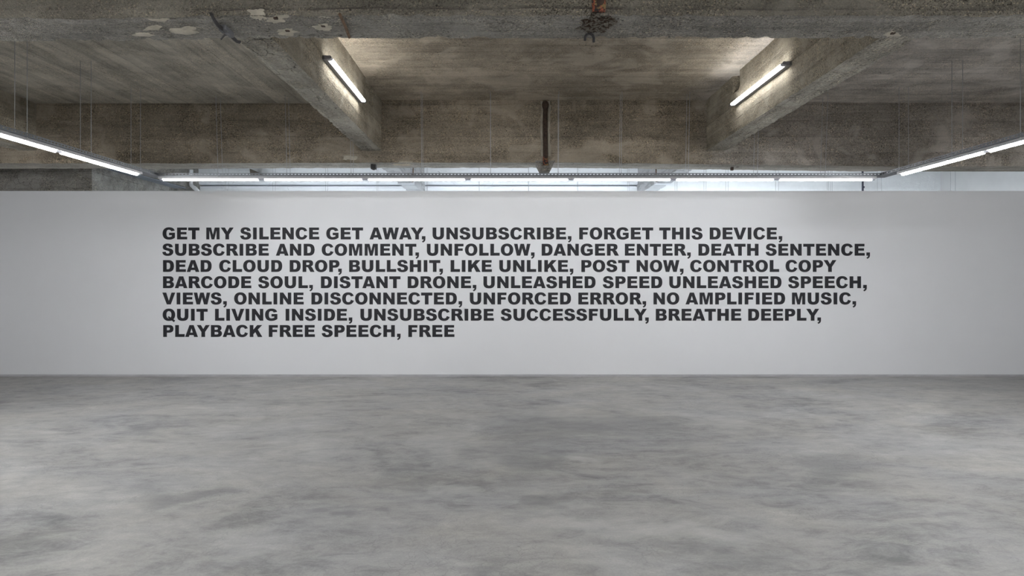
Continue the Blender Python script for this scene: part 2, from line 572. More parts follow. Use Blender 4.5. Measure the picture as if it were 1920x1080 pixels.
# ------------------------------------------------------------------ ceiling and its beams
def spaced(a, b, fine, lo, hi, coarse):
    out = [a]
    while out[-1] < b - 1e-6:
        x = out[-1]
        s = fine if lo - 1e-6 <= x < hi else coarse
        nx = x + s
        if x < lo < nx:
            nx = lo
        out.append(min(nx, b))
    return out


def rough_beam(name, axis, u0, u1, v0, v1, z0, z1, fine, lo, hi, mat, parent,
               chip=0.03, amp=0.006, seed=0.0, dents=(), sag=None):
    """a cast beam along x or y whose faces are uneven and whose lower arrises are chipped"""
    us = spaced(u0, u1, fine, lo, hi, 0.25)
    per = []                                       # (v, z, nv, nz)
    nz_ = max(3, int((z1 - z0) / (fine * 1.3)))
    nv_ = max(3, int((v1 - v0) / fine))
    for i in range(nz_):
        per.append((v0, z1 - (z1 - z0) * i / nz_, -1, 0))
    for i in range(nv_):
        per.append((v0 + (v1 - v0) * i / nv_, z0, 0, -1))
    for i in range(nz_):
        per.append((v1, z0 + (z1 - z0) * i / nz_, 1, 0))
    per.append((v1, z1, 0, 1))
    bm = bmesh.new()
    rings = []
    vc = (v0 + v1) / 2
    for u in us:
        ring = []
        for (v, z, nv, nz) in per:
            p = Vector((u, v, z)) if axis == 'x' else Vector((v, u, z))
            q = p * 1.0
            q.z += seed
            d = noise.noise(q * 1.7) * amp * 0.7 + noise.noise(q * 9.0) * amp * 0.8
            if nz < 0:                               # soffits are rougher
                d += (noise.noise(q * 5.0) * 0.7 + noise.noise(q * 17.0) * 0.5) * amp * 1.5
            vv, zz = v + nv * d, z + (nz if nz < 0 else 0) * d
            # chipped lower arrises
            e = min(abs(v - v0), abs(v - v1)) + (z - z0)
            if e < 0.10 and z < z0 + 0.1:
                c = max(0.0, noise.noise(q * 3.3) * 0.45 + noise.noise(q * 11.0) * 0.7 + noise.noise(q * 27.0) * 0.4 + 0.05)
                c *= chip * (1.0 - e / 0.10)
                vv += c * (1 if v < vc else -1)
                zz += c
            if sag:
                zz += sag(u) * max(0.0, 1 - (z - z0) / (z1 - z0))
            w = Vector((u, vv, zz)) if axis == 'x' else Vector((vv, u, zz))
            for (c0, sz, depth, dirv) in dents:
                r = max(abs(w.y - c0[1]) / sz[0], abs(w.z - c0[2]) / sz[1])
                if abs(w.x - c0[0]) < 0.08 and r < 1:
                    w += Vector(dirv) * depth
            ring.append(bm.verts.new(w))
        rings.append(ring)
    n = len(per)
    for i in range(len(rings) - 1):
        for k in range(n):
            f = bm.faces.new((rings[i][k], rings[i][(k + 1) % n], rings[i + 1][(k + 1) % n], rings[i + 1][k]))
            if nz_ <= k < nz_ + nv_:
                f.material_index = 1
    bm.faces.new(rings[0])
    bm.faces.new(rings[-1])
    return from_bm(name, bm, mat if isinstance(mat, tuple) else (mat, mat), parent)


XB = [(-7.34, -7.05), (-2.17, -1.88), (3.00, 3.29), (8.17, 8.46)]     # cross beams
bm = bmesh.new()
edges = [X_L] + [c for b in XB for c in b] + [X_R]
spans = [(X_L, -7.2, 1), (-7.2, -2.03, 1), (-2.03, 3.15, 0), (3.15, 8.3, 0), (8.3, X_R, 0)]
for (a, b, mi) in spans:
    drop = {(-7.2, -2.03): 0.05, (3.15, 8.3): 0.04}.get((a, b), 0.0)
    box(bm, a, b, Y_N, Y_REAR + 0.3, Z_SLAB - drop, Z_SLAB + 0.3, mi)
ceiling = struct(from_bm('ceiling', bm, [M['slab_x'], M['slab_y']]))


def sag_front(u):
    return -0.02 * max(0.0, min(1.0, (-u - 1.8) / 1.0))


def sag_back(u):
    return -0.055 * max(0.0, min(1.0, (u - 1.0) / 4.5)) - 0.012 * max(0.0, min(1.0, (-u - 2.0) / 3.0))


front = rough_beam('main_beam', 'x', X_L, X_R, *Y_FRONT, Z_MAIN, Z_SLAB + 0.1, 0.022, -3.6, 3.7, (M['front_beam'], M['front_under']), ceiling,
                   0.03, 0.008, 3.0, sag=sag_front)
back = rough_beam('main_beam', 'x', X_L, X_R, *Y_BACK, Z_MAIN, Z_SLAB + 0.1, 0.04, -7.4, 7.6, (M['beam'], M['beam_under']), ceiling,
                  0.012, 0.004, 8.0, sag=sag_back)
dl = ((-1.88, 8.33, EYE + 2.56), (0.10, 0.12), 0.09, (-1, 0, 0))
dr = ((3.00, 7.85, EYE + 2.60), (0.10, 0.11), 0.09, (1, 0, 0))
for i, (a, b) in enumerate(XB):
    rough_beam('cross_beam', 'y', Y_FRONT[1] - 0.05, Y_BACK[0] + 0.05, a, b, Z_CROSS, Z_SLAB + 0.1,
               0.035 if i in (1, 2) else 0.08, Y_FRONT[1] - 0.05, 9.1, (M['cross'], M['cross_under']), ceiling, 0.020, 0.007, 11.0 + 3 * i,
               dents=(dl,) if i == 1 else (dr,) if i == 2 else ())
for (a, b) in XB:
    rough_beam('cross_beam', 'y', Y_N, Y_FRONT[0] + 0.05, a, b, Z_CROSS, Z_SLAB + 0.1, 0.2, 0, 0, M['cross'], ceiling, 0.03, 0.008, 2.0)
for i, (a, b) in enumerate(XB[:3]):
    m = M['grey'] if i == 0 else M['whitewash']
    rb = rough_beam('cross_beam', 'y', Y_BACK[1] - 0.05, Y_REAR + 0.1, a, b, Z_CROSS + (0.1 if i == 0 else 0), Z_SLAB + 0.1, 0.06,
                    9.3, 14, m, ceiling, 0.03, 0.008, 25.0 + i)
    rb['label'] = 'grey concrete beam' if i == 0 else 'worn whitewashed beam'

# grey painted underside of the leftmost rear beam
bm = bmesh.new()
box(bm, -7.35, -7.06, 10.45, 13.2, Z_CROSS + 0.075, Z_CROSS + 0.092)
from_bm('painted_strip', bm, M['grey_paint'], ceiling)['label'] = 'grey painted underside'

# stubs of a removed partition under the rear cross beams, brown joints on them
for (a, b, s) in ((-2.17, -1.88, 1), (3.0, 3.29, -1)):
    bm = bmesh.new()
    box(bm, a - 0.015, b + 0.015, 12.02, 12.16, Z_CROSS - 0.012, Z_CROSS + 0.10)
    st = from_bm('partition_stub', bm, M['rear'], ceiling)
    bm = bmesh.new()
    xj = b if s > 0 else a
    box(bm, xj - 0.012, xj + 0.012, 12.0, 12.05, Z_CROSS + 0.02, Z_SLAB)
    from_bm('joint_strip', bm, M['rust_brown'], ceiling)['label'] = 'brown joint'


def patch(parent, cx, cy, w, h, plane, val, mat, name='plaster_patch', th=0.003, n=44, seed=0.0):
    """an uneven trowelled skim lying on the face of a beam"""
    bvh = BVHTree.FromPolygons([v.co for v in parent.data.vertices], [p.vertices for p in parent.data.polygons])
    dirv = Vector((0, 0, 1)) if plane == 'z' else Vector((0, 1, 0))
    bm = bmesh.new()
    rings = []
    for j, fr in enumerate((0.0, 0.3, 0.6, 0.85, 1.0, 1.0)):
        ring = []
        for k in range(n if j else 1):
            a = 2 * math.pi * k / n
            r = 1.0 + 0.55 * noise.noise(Vector((math.cos(a) * 1.4 + seed, math.sin(a) * 1.4, seed * 3.1))) \
                + 0.30 * noise.noise(Vector((math.cos(a) * 3 + seed, math.sin(a) * 3, 1.3))) \
                + 0.12 * noise.noise(Vector((math.cos(a) * 8 + seed, math.sin(a) * 8, 7.3)))
            x, y = cx + math.cos(a) * w * 0.5 * r * fr, cy + math.sin(a) * h * 0.5 * r * fr
            p = px_z(x, y, val) if plane == 'z' else px(x, y, val)
            if plane == 'z':
                p.y = min(max(p.y, Y_FRONT[0] + 0.012), Y_FRONT[1] - 0.012)
            hit = bvh.ray_cast(p - dirv * 0.3, dirv)
            q = hit[0] if hit[0] is not None else p
            ring.append(bm.verts.new(q - dirv * (th if j < 5 else -0.003)))
        rings.append(ring)
    for k in range(n):
        bm.faces.new((rings[0][0], rings[1][k], rings[1][(k + 1) % n]))
        for j in range(1, 5):
            bm.faces.new((rings[j][k], rings[j][(k + 1) % n], rings[j + 1][(k + 1) % n], rings[j + 1][k]))
    return from_bm(name, bm, mat, parent)


SF = Z_MAIN - 0.012
for i, (cx, cy, w, h) in enumerate([(300, 35, 50, 12), (342, 60, 52, 11), (288, 54, 36, 7), (484, 26, 34, 20), (520, 36, 36, 10),
                                    (537, 60, 40, 13), (606, 50, 30, 10), (608, 29, 20, 7), (268, 65, 40, 7)]):
    patch(front, cx, cy, w, h, 'z', Z_MAIN - 0.02 if cx < 370 else Z_MAIN, M['plaster'], seed=i * 1.7)
patch(front, 484, 24, 30, 16, 'y', Y_FRONT[0], M['plaster'], seed=41.0)
patch(front, 1672, 64, 26, 9, 'z', Z_MAIN, M['plaster'], seed=22.0)
for (cx, cy) in ((306, 37), (341, 61), (517, 37), (539, 60), (606, 51), (1674, 65), (262, 41)):
    p = px_z(cx, cy, SF)
    bm = bmesh.new()
    box(bm, p.x - 0.013, p.x + 0.013, p.y - 0.010, p.y + 0.010, p.z + 0.004, p.z + 0.04)
    from_bm('embedded_bolt', bm, M['rust'], front)
for i, (cx, cy, w, h) in enumerate([(654, 296, 26, 10), (757, 309, 34, 4), (760, 304, 26, 3)]):
    patch(back, cx, cy, w, h, 'y', Y_BACK[0] - 0.006, M['plaster'], seed=31 + i)

# thin rusty strip on the front beam
a, b = px_z(637, 27, Z_MAIN - 0.012), px_z(655, 70, Z_MAIN - 0.012)
bm = bmesh.new()
tube(bm, [a, (a + b) / 2 + Vector((0.004, 0, 0)), b], 0.011, 6)
from_bm('rusty_strip', bm, M['rust_brown'], front)

# spalled concrete hanging under the front beam
bm = bmesh.new()
bmesh.ops.create_icosphere(bm, subdivisions=5, radius=1.0)
for v in bm.verts:
    c = v.co.copy()
    f = 1.0 + 0.35 * noise.noise(c * 2.1) + 0.28 * noise.noise(c * 5.3) + 0.12 * noise.noise(c * 12.0)
    layer = 0.10 * math.sin(c.y * 14 + 2.0 * noise.noise(c * 3))
    v.co = Vector((c.x * 0.120 * f, c.y * 0.120 * f, c.z * (0.030 * f) - 0.014 * abs(layer) * 8 * (1 - c.z) * 0.5))
    v.co += Vector((0.62, 4.12, Z_MAIN + 0.010))
from_bm('spalled_concrete', bm, M['spall'], front)['label'] = 'broken brown concrete'

# small iron pieces left in the back beam
bm = bmesh.new()
p = px(700.5, 313.5, 9.15)
box(bm, p.x - 0.038, p.x + 0.038, p.y - 0.03, p.y + 0.05, p.z - 0.028, Z_MAIN + 0.03)
tube(bm, [p + Vector((0, 0.01, -0.028)), p + Vector((0, 0.01, -0.04))], 0.02, 6)
from_bm('iron_stub', bm, M['iron'], back)['label'] = 'black iron stub'
for (x, y) in ((1372.5, 317.0), (1383, 311)):
    p = px(x, y, 9.2)
    bm = bmesh.new()
    box(bm, p.x - 0.018, p.x + 0.018, p.y - 0.02, p.y + 0.02, p.z - 0.02, Z_MAIN + 0.01)
    from_bm('iron_stub', bm, M['rust'], back)

# tapering concrete corbel under the back beam, below the tie bar
XC = (1023 - CX) * 9.0 / F
bm = bmesh.new()
z0, z1 = EYE + 1.635, Z_MAIN + 0.03
w0, w1 = 0.075, 0.155
prism(bm, [Vector((XC - 0.01 + s * w, Y_BACK[0] - 0.008, z)) for s, w, z in ((-1, w0, z0), (1, w0, z0), (1, w1, z1), (-1, w1, z1))], (0, 0.2, 0))
bmesh.ops.bevel(bm, geom=bm.edges[:], offset=0.006, segments=1, affect='EDGES')
from_bm('corbel', bm, M['grey'], back)['label'] = 'grey tapering concrete corbel'

# ------------------------------------------------------------------ lettering on the wall
CAP = 716.0


def q3(p0, p1, p2, n=8):
    return [((1 - t) ** 2 * p0[0] + 2 * t * (1 - t) * p1[0] + t * t * p2[0],
             (1 - t) ** 2 * p0[1] + 2 * t * (1 - t) * p1[1] + t * t * p2[1]) for t in [i / n for i in range(1, n + 1)]]


def path(*seg):
    """points; a 'c' triple marks (control x, control y, end x, end y)"""
    out = []
    for s in seg:
        if len(s) == 2:
            out.append(s)
        else:
            out += q3(out[-1], (s[0], s[1]), (s[2], s[3]))
    return out


def sup(cx, cy, rx, ry, e=2.25, a0=0.0, a1=360.0, n=40):
    pts = []
    for i in range(n + (0 if a1 - a0 >= 360 else 1)):
        a = math.radians(a0 + (a1 - a0) * i / n)
        c, s = math.cos(a), math.sin(a)
        pts.append((cx + rx * math.copysign(abs(c) ** (2 / e), c), cy + ry * math.copysign(abs(s) ** (2 / e), s)))
    return pts


G = {}
G['A'] = (778, [[(5, 0), (265, 716), (513, 716), (773, 0), (548, 0), (511, 112), (262, 112), (226, 0)],
                [(312, 262), (389, 520), (464, 262)]])
G['B'] = (778, [path((73, 0), (73, 716), (480, 716), (580, 716, 645, 668), (708, 620, 708, 540), (708, 430, 608, 382),
                     (735, 345, 735, 208), (735, 110, 668, 55), (600, 0, 455, 0)),
                path((295, 431), (395, 431), (492, 431, 492, 506), (492, 578, 395, 578), (295, 578)),
                path((295, 150), (405, 150), (518, 150, 518, 228), (518, 300, 405, 300), (295, 300))])
G['C'] = (778, [path((562, 282), (745, 222), (700, 105, 615, 46), (530, -14, 400, -14), (230, -14, 133, 84), (36, 182, 36, 360),
                     (36, 535, 132, 632), (228, 730, 398, 730), (530, 730, 613, 678), (695, 626, 733, 520), (563, 478),
                     (540, 530, 505, 555), (470, 580, 412, 580), (335, 580, 298, 520), (262, 465, 262, 360), (262, 245, 298, 192),
                     (335, 138, 408, 138), (475, 138, 510, 172), (545, 205, 562, 282))])
G['D'] = (778, [path((73, 0), (73, 716), (402, 716), (735, 716, 735, 362), (735, 0, 402, 0)),
                path((295, 162), (370, 162), (512, 162, 512, 364), (512, 556, 372, 556), (295, 556))])
G['E'] = (722, [[(73, 0), (73, 716), (666, 716), (666, 563), (295, 563), (295, 446), (638, 446), (638, 302), (295, 302), (295, 160),
                 (682, 160), (682, 0)]])
G['F'] = (667, [[(73, 0), (73, 716), (621, 716), (621, 562), (295, 562), (295, 437), (576, 437), (576, 293), (295, 293), (295, 0)]])
G['G'] = (833, [path((424, 254), (424, 404), (776, 404), (776, 100), (675, 34, 597, 10), (520, -14, 415, -14), (230, -14, 133, 84),
                     (36, 182, 36, 356), (36, 535, 140, 632), (245, 730, 420, 730), (570, 730, 652, 680), (732, 630, 762, 530),
                     (552, 492), (535, 540, 500, 560), (465, 582, 408, 582), (330, 582, 296, 525), (262, 470, 262, 360),
                     (262, 245, 300, 192), (338, 140, 425, 140), (500, 140, 592, 184), (592, 254))])
G['H'] = (833, [[(73, 0), (73, 716), (295, 716), (295, 460), (538, 460), (538, 716), (760, 716), (760, 0), (538, 0), (538, 282),
                 (295, 282), (295, 0)]])
G['I'] = (389, [[(83, 0), (83, 716), (305, 716), (305, 0)]])
G['K'] = (833, [[(73, 0), (73, 716), (295, 716), (295, 447), (525, 716), (822, 716), (562, 446), (834, 0), (560, 0), (412, 288),
                 (295, 168), (295, 0)]])
G['L'] = (667, [[(73, 0), (73, 716), (295, 716), (295, 174), (640, 174), (640, 0)]])
G['M'] = (944, [[(73, 0), (73, 716), (365, 716), (472, 285), (580, 716), (871, 716), (871, 0), (689, 0), (689, 546), (553, 0), (391, 0),
                 (255, 546), (255, 0)]])
G['N'] = (833, [[(73, 0), (73, 716), (277, 716), (555, 318), (555, 716), (760, 716), (760, 0), (555, 0), (279, 396), (279, 0)]])
G['O'] = (833, [sup(416, 358, 376, 372, 2.2), sup(416, 358, 153, 220, 2.3)])
G['P'] = (722, [path((73, 0), (73, 716), (440, 716), (560, 716, 625, 658), (690, 600, 690, 490), (690, 380, 620, 318),
                     (550, 256, 416, 256), (295, 256), (295, 0)),
                path((295, 401), (350, 401), (478, 401, 478, 487), (478, 571, 360, 571), (295, 571))])
tail = [(398, 272), (345, 190), (480, 98)]
G['Q'] = (833, [sup(416, 358, 376, 372, 2.2), sup(416, 358, 153, 220, 2.3)])
G['R'] = (778, [path((73, 0), (73, 716), (442, 716), (550, 716, 615, 690), (708, 650, 708, 516), (708, 430, 655, 380),
                     (620, 345, 572, 330), (625, 308, 655, 262), (675, 235, 796, 0), (546, 0), (418, 238), (385, 291, 330, 291),
                     (295, 291), (295, 0)),
                path((295, 427), (388, 427), (486, 427, 486, 503), (486, 572, 390, 572), (295, 572))])
G['S'] = (722, [path((658, 512), (640, 730, 350, 730), (205, 730, 130, 668), (55, 606, 55, 518), (55, 420, 130, 372),
                     (185, 338, 290, 312), (390, 290, 425, 268), (462, 245, 462, 208), (462, 170, 430, 147), (400, 125, 352, 125),
                     (245, 125, 234, 240), (30, 226), (48, -14, 354, -14), (510, -14, 600, 54), (690, 122, 690, 226),
                     (690, 330, 612, 384), (560, 420, 420, 450), (320, 470, 288, 490), (262, 508, 262, 536), (262, 562, 284, 580),
                     (305, 598, 345, 598), (435, 598, 448, 500))])
G['T'] = (722, [[(22, 539), (22, 716), (699, 716), (699, 539), (472, 539), (472, 0), (250, 0), (250, 539)]])
G['U'] = (833, [path((538, 716), (760, 716), (760, 290), (760, -14, 418, -14), (73, -14, 73, 290), (73, 716), (295, 716), (295, 278),
                     (295, 154, 416, 154), (538, 154, 538, 278))])
G['V'] = (778, [[(0, 716), (232, 716), (391, 216), (552, 716), (778, 716), (508, 0), (270, 0)]])
G['W'] = (1000, [[(4, 716), (217, 716), (290, 320), (395, 716), (607, 716), (712, 320), (786, 716), (997, 716), (831, 0), (620, 0),
                  (501, 440), (382, 0), (170, 0)]])
G['Y'] = (778, [[(0, 716), (247, 716), (390, 478), (534, 716), (778, 716), (500, 300), (500, 0), (278, 0), (278, 300)]])
G[','] = (333, [path((60, 196), (274, 196), (274, 40), (274, -60, 230, -112), (190, -160, 112, -192), (64, -116),
                     (115, -95, 140, -68), (160, -45, 165, 0), (60, 0))])
KERN = {('A', 'Y'): -74, ('A', 'T'): -60, ('T', 'A'): -45, ('Y', ','): -160, ('T', ','): -140, ('P', ','): -166, ('W', ','): -30,
        ('A', 'W'): 0, ('L', 'Y'): -40, ('Y', 'A'): -74, ('P', 'A'): -60}
EM = 31.2
TEXT = [
    'GET MY SILENCE GET AWAY, UNSUBSCRIBE, FORGET THIS DEVICE,',
    'SUBSCRIBE AND COMMENT, UNFOLLOW, DANGER ENTER, DEATH SENTENCE,',
    'DEAD CLOUD DROP, BULLSHIT, LIKE UNLIKE, POST NOW, CONTROL COPY',
    'BARCODE SOUL, DISTANT DRONE, UNLEASHED SPEED UNLEASHED SPEECH,',
    'VIEWS, ONLINE DISCONNECTED, UNFORCED ERROR, NO AMPLIFIED MUSIC,',
    'QUIT LIVING INSIDE, UNSUBSCRIBE SUCCESSFULLY, BREATHE DEEPLY,',
    'PLAYBACK FREE SPEECH, FREE']
# where each line begins and ends in the photograph
LINE_X = [(305.0, 1466.5), (304.5, 1630.5), (305.8, 1567.0), (305.8, 1625.0), (304.5, 1606.0), (305.0, 1538.5), (306.2, 852.5)]
BASE0, PITCH = 448.9, 30.48


def word_mesh(word, ox, oy, k):
    """one word as slightly raised flat lettering; origin (ox, oy) in photo pixels, k pixels per unit"""
    cu = bpy.data.curves.new('word', 'CURVE')
    cu.dimensions = '2D'
    cu.fill_mode = 'BOTH'
    cu.extrude = 0.0012
    s = Y_WALL / F
    pen = 0.0
    for i, ch in enumerate(word):
        adv, cont = G[ch]
        for c in cont:
            sp = cu.splines.new('POLY')
            sp.points.add(len(c) - 1)
            sp.use_cyclic_u = True
            for pt, (x, y) in zip(sp.points, c):
                pt.co = ((ox + (pen + x) * k - CX) * s, EYE + (CY - oy) * s + y * k * s, 0, 1)
        pen += adv + (KERN.get((ch, word[i + 1]), 0) if i + 1 < len(word) else 0)
    tmp = bpy.data.objects.new('word', cu)
    COL.objects.link(tmp)
    dg = bpy.context.evaluated_depsgraph_get()
    me = bpy.data.meshes.new_from_object(tmp.evaluated_get(dg))
    bpy.data.objects.remove(tmp)
    if 'Q' in word:                                   # its tail overlaps the ring
        bm = bmesh.new()
        bm.from_mesh(me)
        i = word.index('Q')
        pq = [(400, 275), (790, 18), (722, -95), (342, 205)]
        poly = [Vector(((ox + x * k - CX) * s, EYE + (CY - oy) * s + y * k * s, -0.0011)) for x, y in pq]
        prism(bm, poly, (0, 0, 0.0022))
        bm.to_mesh(me)
        bm.free()
    for v in me.vertices:                             # stand it up on the wall face
        x, y, z = v.co
        v.co = (x, Y_WALL - 0.0012 - z, y)
    me.materials.clear()
    return me


def width(word):
    w = 0.0
    for i, ch in enumerate(word):
        w += G[ch][0] + (KERN.get((ch, word[i + 1]), 0) if i + 1 < len(word) else 0)
    return w


# left edge of every word in the photograph
WORD_LEFT = [
    (305.0, 386.9, 450.4, 611.8, 692.9, 811.1, 1086.0, 1236.0, 1330.7),
    (304.5, 517.3, 603.3, 800.4, 1015.6, 1171.6, 1309.6, 1435.6),
    (305.7, 411.1, 543.3, 654.7, 844.9, 936.2, 1090.0, 1193.6, 1294.0, 1472.9),
    (305.7, 484.2, 601.8, 764.4, 906.4, 1130.2, 1254.9, 1477.8),
    (304.5, 439.1, 584.0, 880.9, 1084.4, 1225.3, 1285.3, 1484.9),
    (305.1, 403.3, 535.6, 675.8, 938.9, 1229.6, 1402.9),
    (306.1, 504.0, 603.3, 765.6)]
lettering = thing('wall_lettering', 'seven lines of bold black capital lettering on the white wall', 'lettering', (0, Y_WALL, 0))
for li, line in enumerate(TEXT):
    words = line.split(' ')
    lead = min(p[0] for c in G[words[0][0]][1] for p in c)
    lastc = words[-1][-1]
    trail = G[lastc][0] - max(p[0] for c in G[lastc][1] for p in c)
    total = sum(width(w) for w in words) + 333 * (len(words) - 1)
    x0, x1 = LINE_X[li]
    k = (x1 - x0) / (total - lead - trail)
    le = bpy.data.objects.new('text_line', None)
    COL.objects.link(le)
    le.parent = lettering
    le.location = (0, -Y_WALL, 0)
    for wi, w in enumerate(words):
        ox = WORD_LEFT[li][wi] - min(p[0] for c in G[w[0]][1] for p in c) * k
        me = word_mesh(w, ox, BASE0 + PITCH * li, k)
        me.name = 'word'
        link('word', me, M['ink'], le)


# ------------------------------------------------------------------ hanging trays
def tray_mesh(axis, u0, u1, v0, v1, z0, z1, slot_face=True):
    bm = bmesh.new()

    def bx(a0, a1, b0, b1, c0, c1):
        if axis == 'x':
            box(bm, a0, a1, b0, b1, c0, c1)
        else:
            box(bm, b0, b1, a0, a1, c0, c1)
    t = 0.0025
    bx(u0, u1, v0, v1, z0, z0 + t)
    zs0, zs1 = z0 + 0.0145, z0 + 0.0275
    for (b0, b1) in ((v0, v0 + t), (v1 - t, v1)):
        bx(u0, u1, b0, b1, z0 + t, zs0)
        bx(u0, u1, b0, b1, zs1, z1)
        u = u0
        while u < u1:
            bx(u, min(u + 0.025, u1), b0, b1, zs0, zs1)
            u += 0.05
    return bm


def wire_bm(x, y, ztop, zbot, lean=(0, 0)):
    bm = bmesh.new()
    tube(bm, [(x + lean[0], y + lean[1], ztop), (x, y, zbot + 0.06)], 0.0032, 6)
    tube(bm, [(x, y, zbot + 0.06), (x, y, zbot - 0.012)], 0.0055, 6)
    tube(bm, [(x, y, zbot - 0.004), (x, y, zbot - 0.012)], 0.009, 6)
    return bm


tray = thing('cable_tray', 'long slotted grey steel tray hanging along the wall below the back beam', 'cable tray', (0, 0, 0), 'hanging steel trays')
from_bm('channel', tray_mesh('x', TRAY_XL - 0.08, TRAY_XR + 0.08, *TRAY_Y, *TRAY_Z), M['zinc'], tray)
for pxw in (413, 541, 660.5, 792, 920, 1046.5, 1163, 1288, 1416.5, 1543):
    x = (pxw - CX) * 8.72 / F
    for y in (TRAY_Y[0] + 0.012, TRAY_Y[1] - 0.012):
        from_bm('suspension_wire', wire_bm(x, y, Z_SLAB, TRAY_Z[0], (0.0, -0.07)), M['wire'], tray)

for (xc, lab, pw) in ((TRAY_XL, 'slotted steel tray running from the back beam towards the viewer at left', (256, 276)),
                      (TRAY_XR, 'slotted steel tray running from the back beam towards the viewer at right', (1667,))):
    t2 = thing('cable_tray', lab, 'cable tray', (0, 0, 0), 'hanging steel trays')
    from_bm('channel', tray_mesh('y', 2.701, TRAY_Y[0] - 0.001, xc - 0.08, xc + 0.08, *TRAY_Z), M['zinc'], t2)
    for y in (8.25, 7.27, 6.3, 5.3, 3.6, 2.9):
        for s in (-0.065, 0.065):
            from_bm('suspension_wire', wire_bm(xc + s, y, Z_SLAB, TRAY_Z[0]), M['wire'], t2)
ADDED_ROWS = ((0.80, 'added slotted steel tray hanging out of view above the viewer'),
        (-2.40, 'added slotted steel tray hanging out of view behind the viewer'))
for (yc, lab) in ADDED_ROWS:  # trays for two added tube rows, out of view, that brighten the room
    added_tray = thing('cable_tray', lab, 'cable tray', (0, 0, 0), 'hanging steel trays')
    from_bm('channel', tray_mesh('x', TRAY_XL - 0.08, TRAY_XR + 0.08, yc - 0.08, yc + 0.08, TRAY_Z[0] - 0.5, TRAY_Z[1] - 0.5), M['zinc'], added_tray)
    for k in range(10):
        for y in (yc - 0.068, yc + 0.068):
            from_bm('suspension_wire', wire_bm(-4.7 + k * 1.08, y, Z_SLAB, TRAY_Z[0] - 0.5), M['wire'], added_tray)

TZ = TRAY_Z[0] - 0.0385             # tube axis


def make_lamp(name, label, axis, length, tube_mat, group, cat='light', deep=True):
    """a batten: shallow housing, tube and a socket at each end; origin in the middle of the tube axis"""
    root = thing(name, label, cat, (0, 0, 0), group)

    def T(p):
        return p if axis == 'x' else (-p[1], p[0], p[2])
    h = length / 2
    bm = bmesh.new()
    tube(bm, [T((-h + 0.05, 0, 0)), T((h - 0.05, 0, 0))], 0.0215, 16)
    from_bm('tube', bm, tube_mat, root, smooth=False)
    bm = bmesh.new()
    hw, hz = (0.05, 0.004) if deep else (0.028, 0.0225)
    a, b = T((-h, -hw, hz)), T((h, hw, 0.0375))
    box(bm, min(a[0], b[0]), max(a[0], b[0]), min(a[1], b[1]), max(a[1], b[1]), a[2], b[2])
    from_bm('housing', bm, M['housing'] if deep else M['white_metal'], root)
    for s in (-1, 1):
        bm = bmesh.new()
        tube(bm, [T((s * (h - 0.05), 0, 0.004)), T((s * (h - 0.001), 0, 0.004))], [0.0185, 0.0155], 12)
        a, b = T((s * (h - 0.03), -0.014, 0.0)), T((s * (h - 0.002), 0.014, 0.0225))
        box(bm, min(a[0], b[0]), max(a[0], b[0]), min(a[1], b[1]), max(a[1], b[1]), a[2], b[2])
        from_bm('socket', bm, M['cap'], root)
    return root


ends = [300, 490.5, 685, 877.5, 1070.5, 1262.0, 1455.5, 1640]
yl = 8.72
ordn = ['first', 'second', 'third', 'fourth', 'fifth', 'sixth', 'seventh']
for i in range(7):
    a, b = (ends[i] - CX) * yl / F, (ends[i + 1] - CX) * yl / F
    lamp = make_lamp('fluorescent_lamp', f'lit white tube, {ordn[i]} from the left in the row above the lettered wall', 'x', b - a,
                     M['tube'], 'fluorescent tubes under the hanging trays')
    lamp.location = ((a + b) / 2, yl, TZ)
side = make_lamp('fluorescent_lamp', 'lit tube under the left side tray, nearest the back beam', 'y', 1.5, M['tube_side'],
                 'fluorescent tubes under the hanging trays')
side.location = (TRAY_XL, 7.57, TZ)
names = ['nearest the back beam', 'second from the back beam', 'third from the back beam', 'farthest from the back beam']
for sx, xc in (('left', TRAY_XL), ('right', TRAY_XR)):
    for k in range(4):
        if sx == 'left' and k == 0:
            continue
        dup(side, (xc, 7.57 - 1.5 * k, TZ), f'lit tube under the {sx} side tray, {names[k]}')
nl = None  # tubes of the added rows, unseen, as extra room light
for (yc, where) in ((ADDED_ROWS[0][0], 'above'), (ADDED_ROWS[1][0], 'behind')):
    for k in range(7):
        lab = f'lit tube of the added row across the room {where} the viewer, {ordn[k]} from the left'
        if nl is None:
            nl = make_lamp('fluorescent_lamp', lab, 'x', 1.47, M['tube_added'], 'fluorescent tubes under the hanging trays')
            nl.location = (-4.3, yc, TZ - 0.5)
        else:
            dup(nl, (-4.3 + 1.48 * k, yc, TZ - 0.5), lab)

# tray behind the wall: only its wires show above the wall
rear = thing('cable_tray', 'steel tray hanging behind the lettered wall on thin pale wires', 'cable tray', (0, 0, 0), 'hanging steel trays')
ZR = EYE + 1.45
from_bm('channel', tray_mesh('x', -6.6, 7.6, 11.47, 11.63, ZR, ZR + 0.041), M['zinc'], rear)
for pw in (514, 612.5, 707.5, 801, 898.5, 991, 1083, 1178, 1267.5, 1363, 1457, 1557, 1649, 426):
    x = (pw - CX) * 11.55 / F
    for y in (11.485, 11.615):
        from_bm('suspension_wire', wire_bm(x, y, Z_SLAB, ZR), M['wire'], rear)
rl = None
for k in range(8):
    lab = f'cool white tube behind the lettered wall, number {k + 1} of its row'
    lab = f'cool white tube hidden behind the lettered wall, {(ordn + ["eighth"])[k]} from the left'
    if rl is None:
        rl = make_lamp('fluorescent_lamp', lab, 'x', 1.47, M['tube_rear'], 'fluorescent tubes behind the lettered wall', deep=False)
        rl.location = (-4.9, 11.55, ZR - 0.0385)
    else:
        dup(rl, (-4.9 + 1.5 * k, 11.55, ZR - 0.0385), lab)

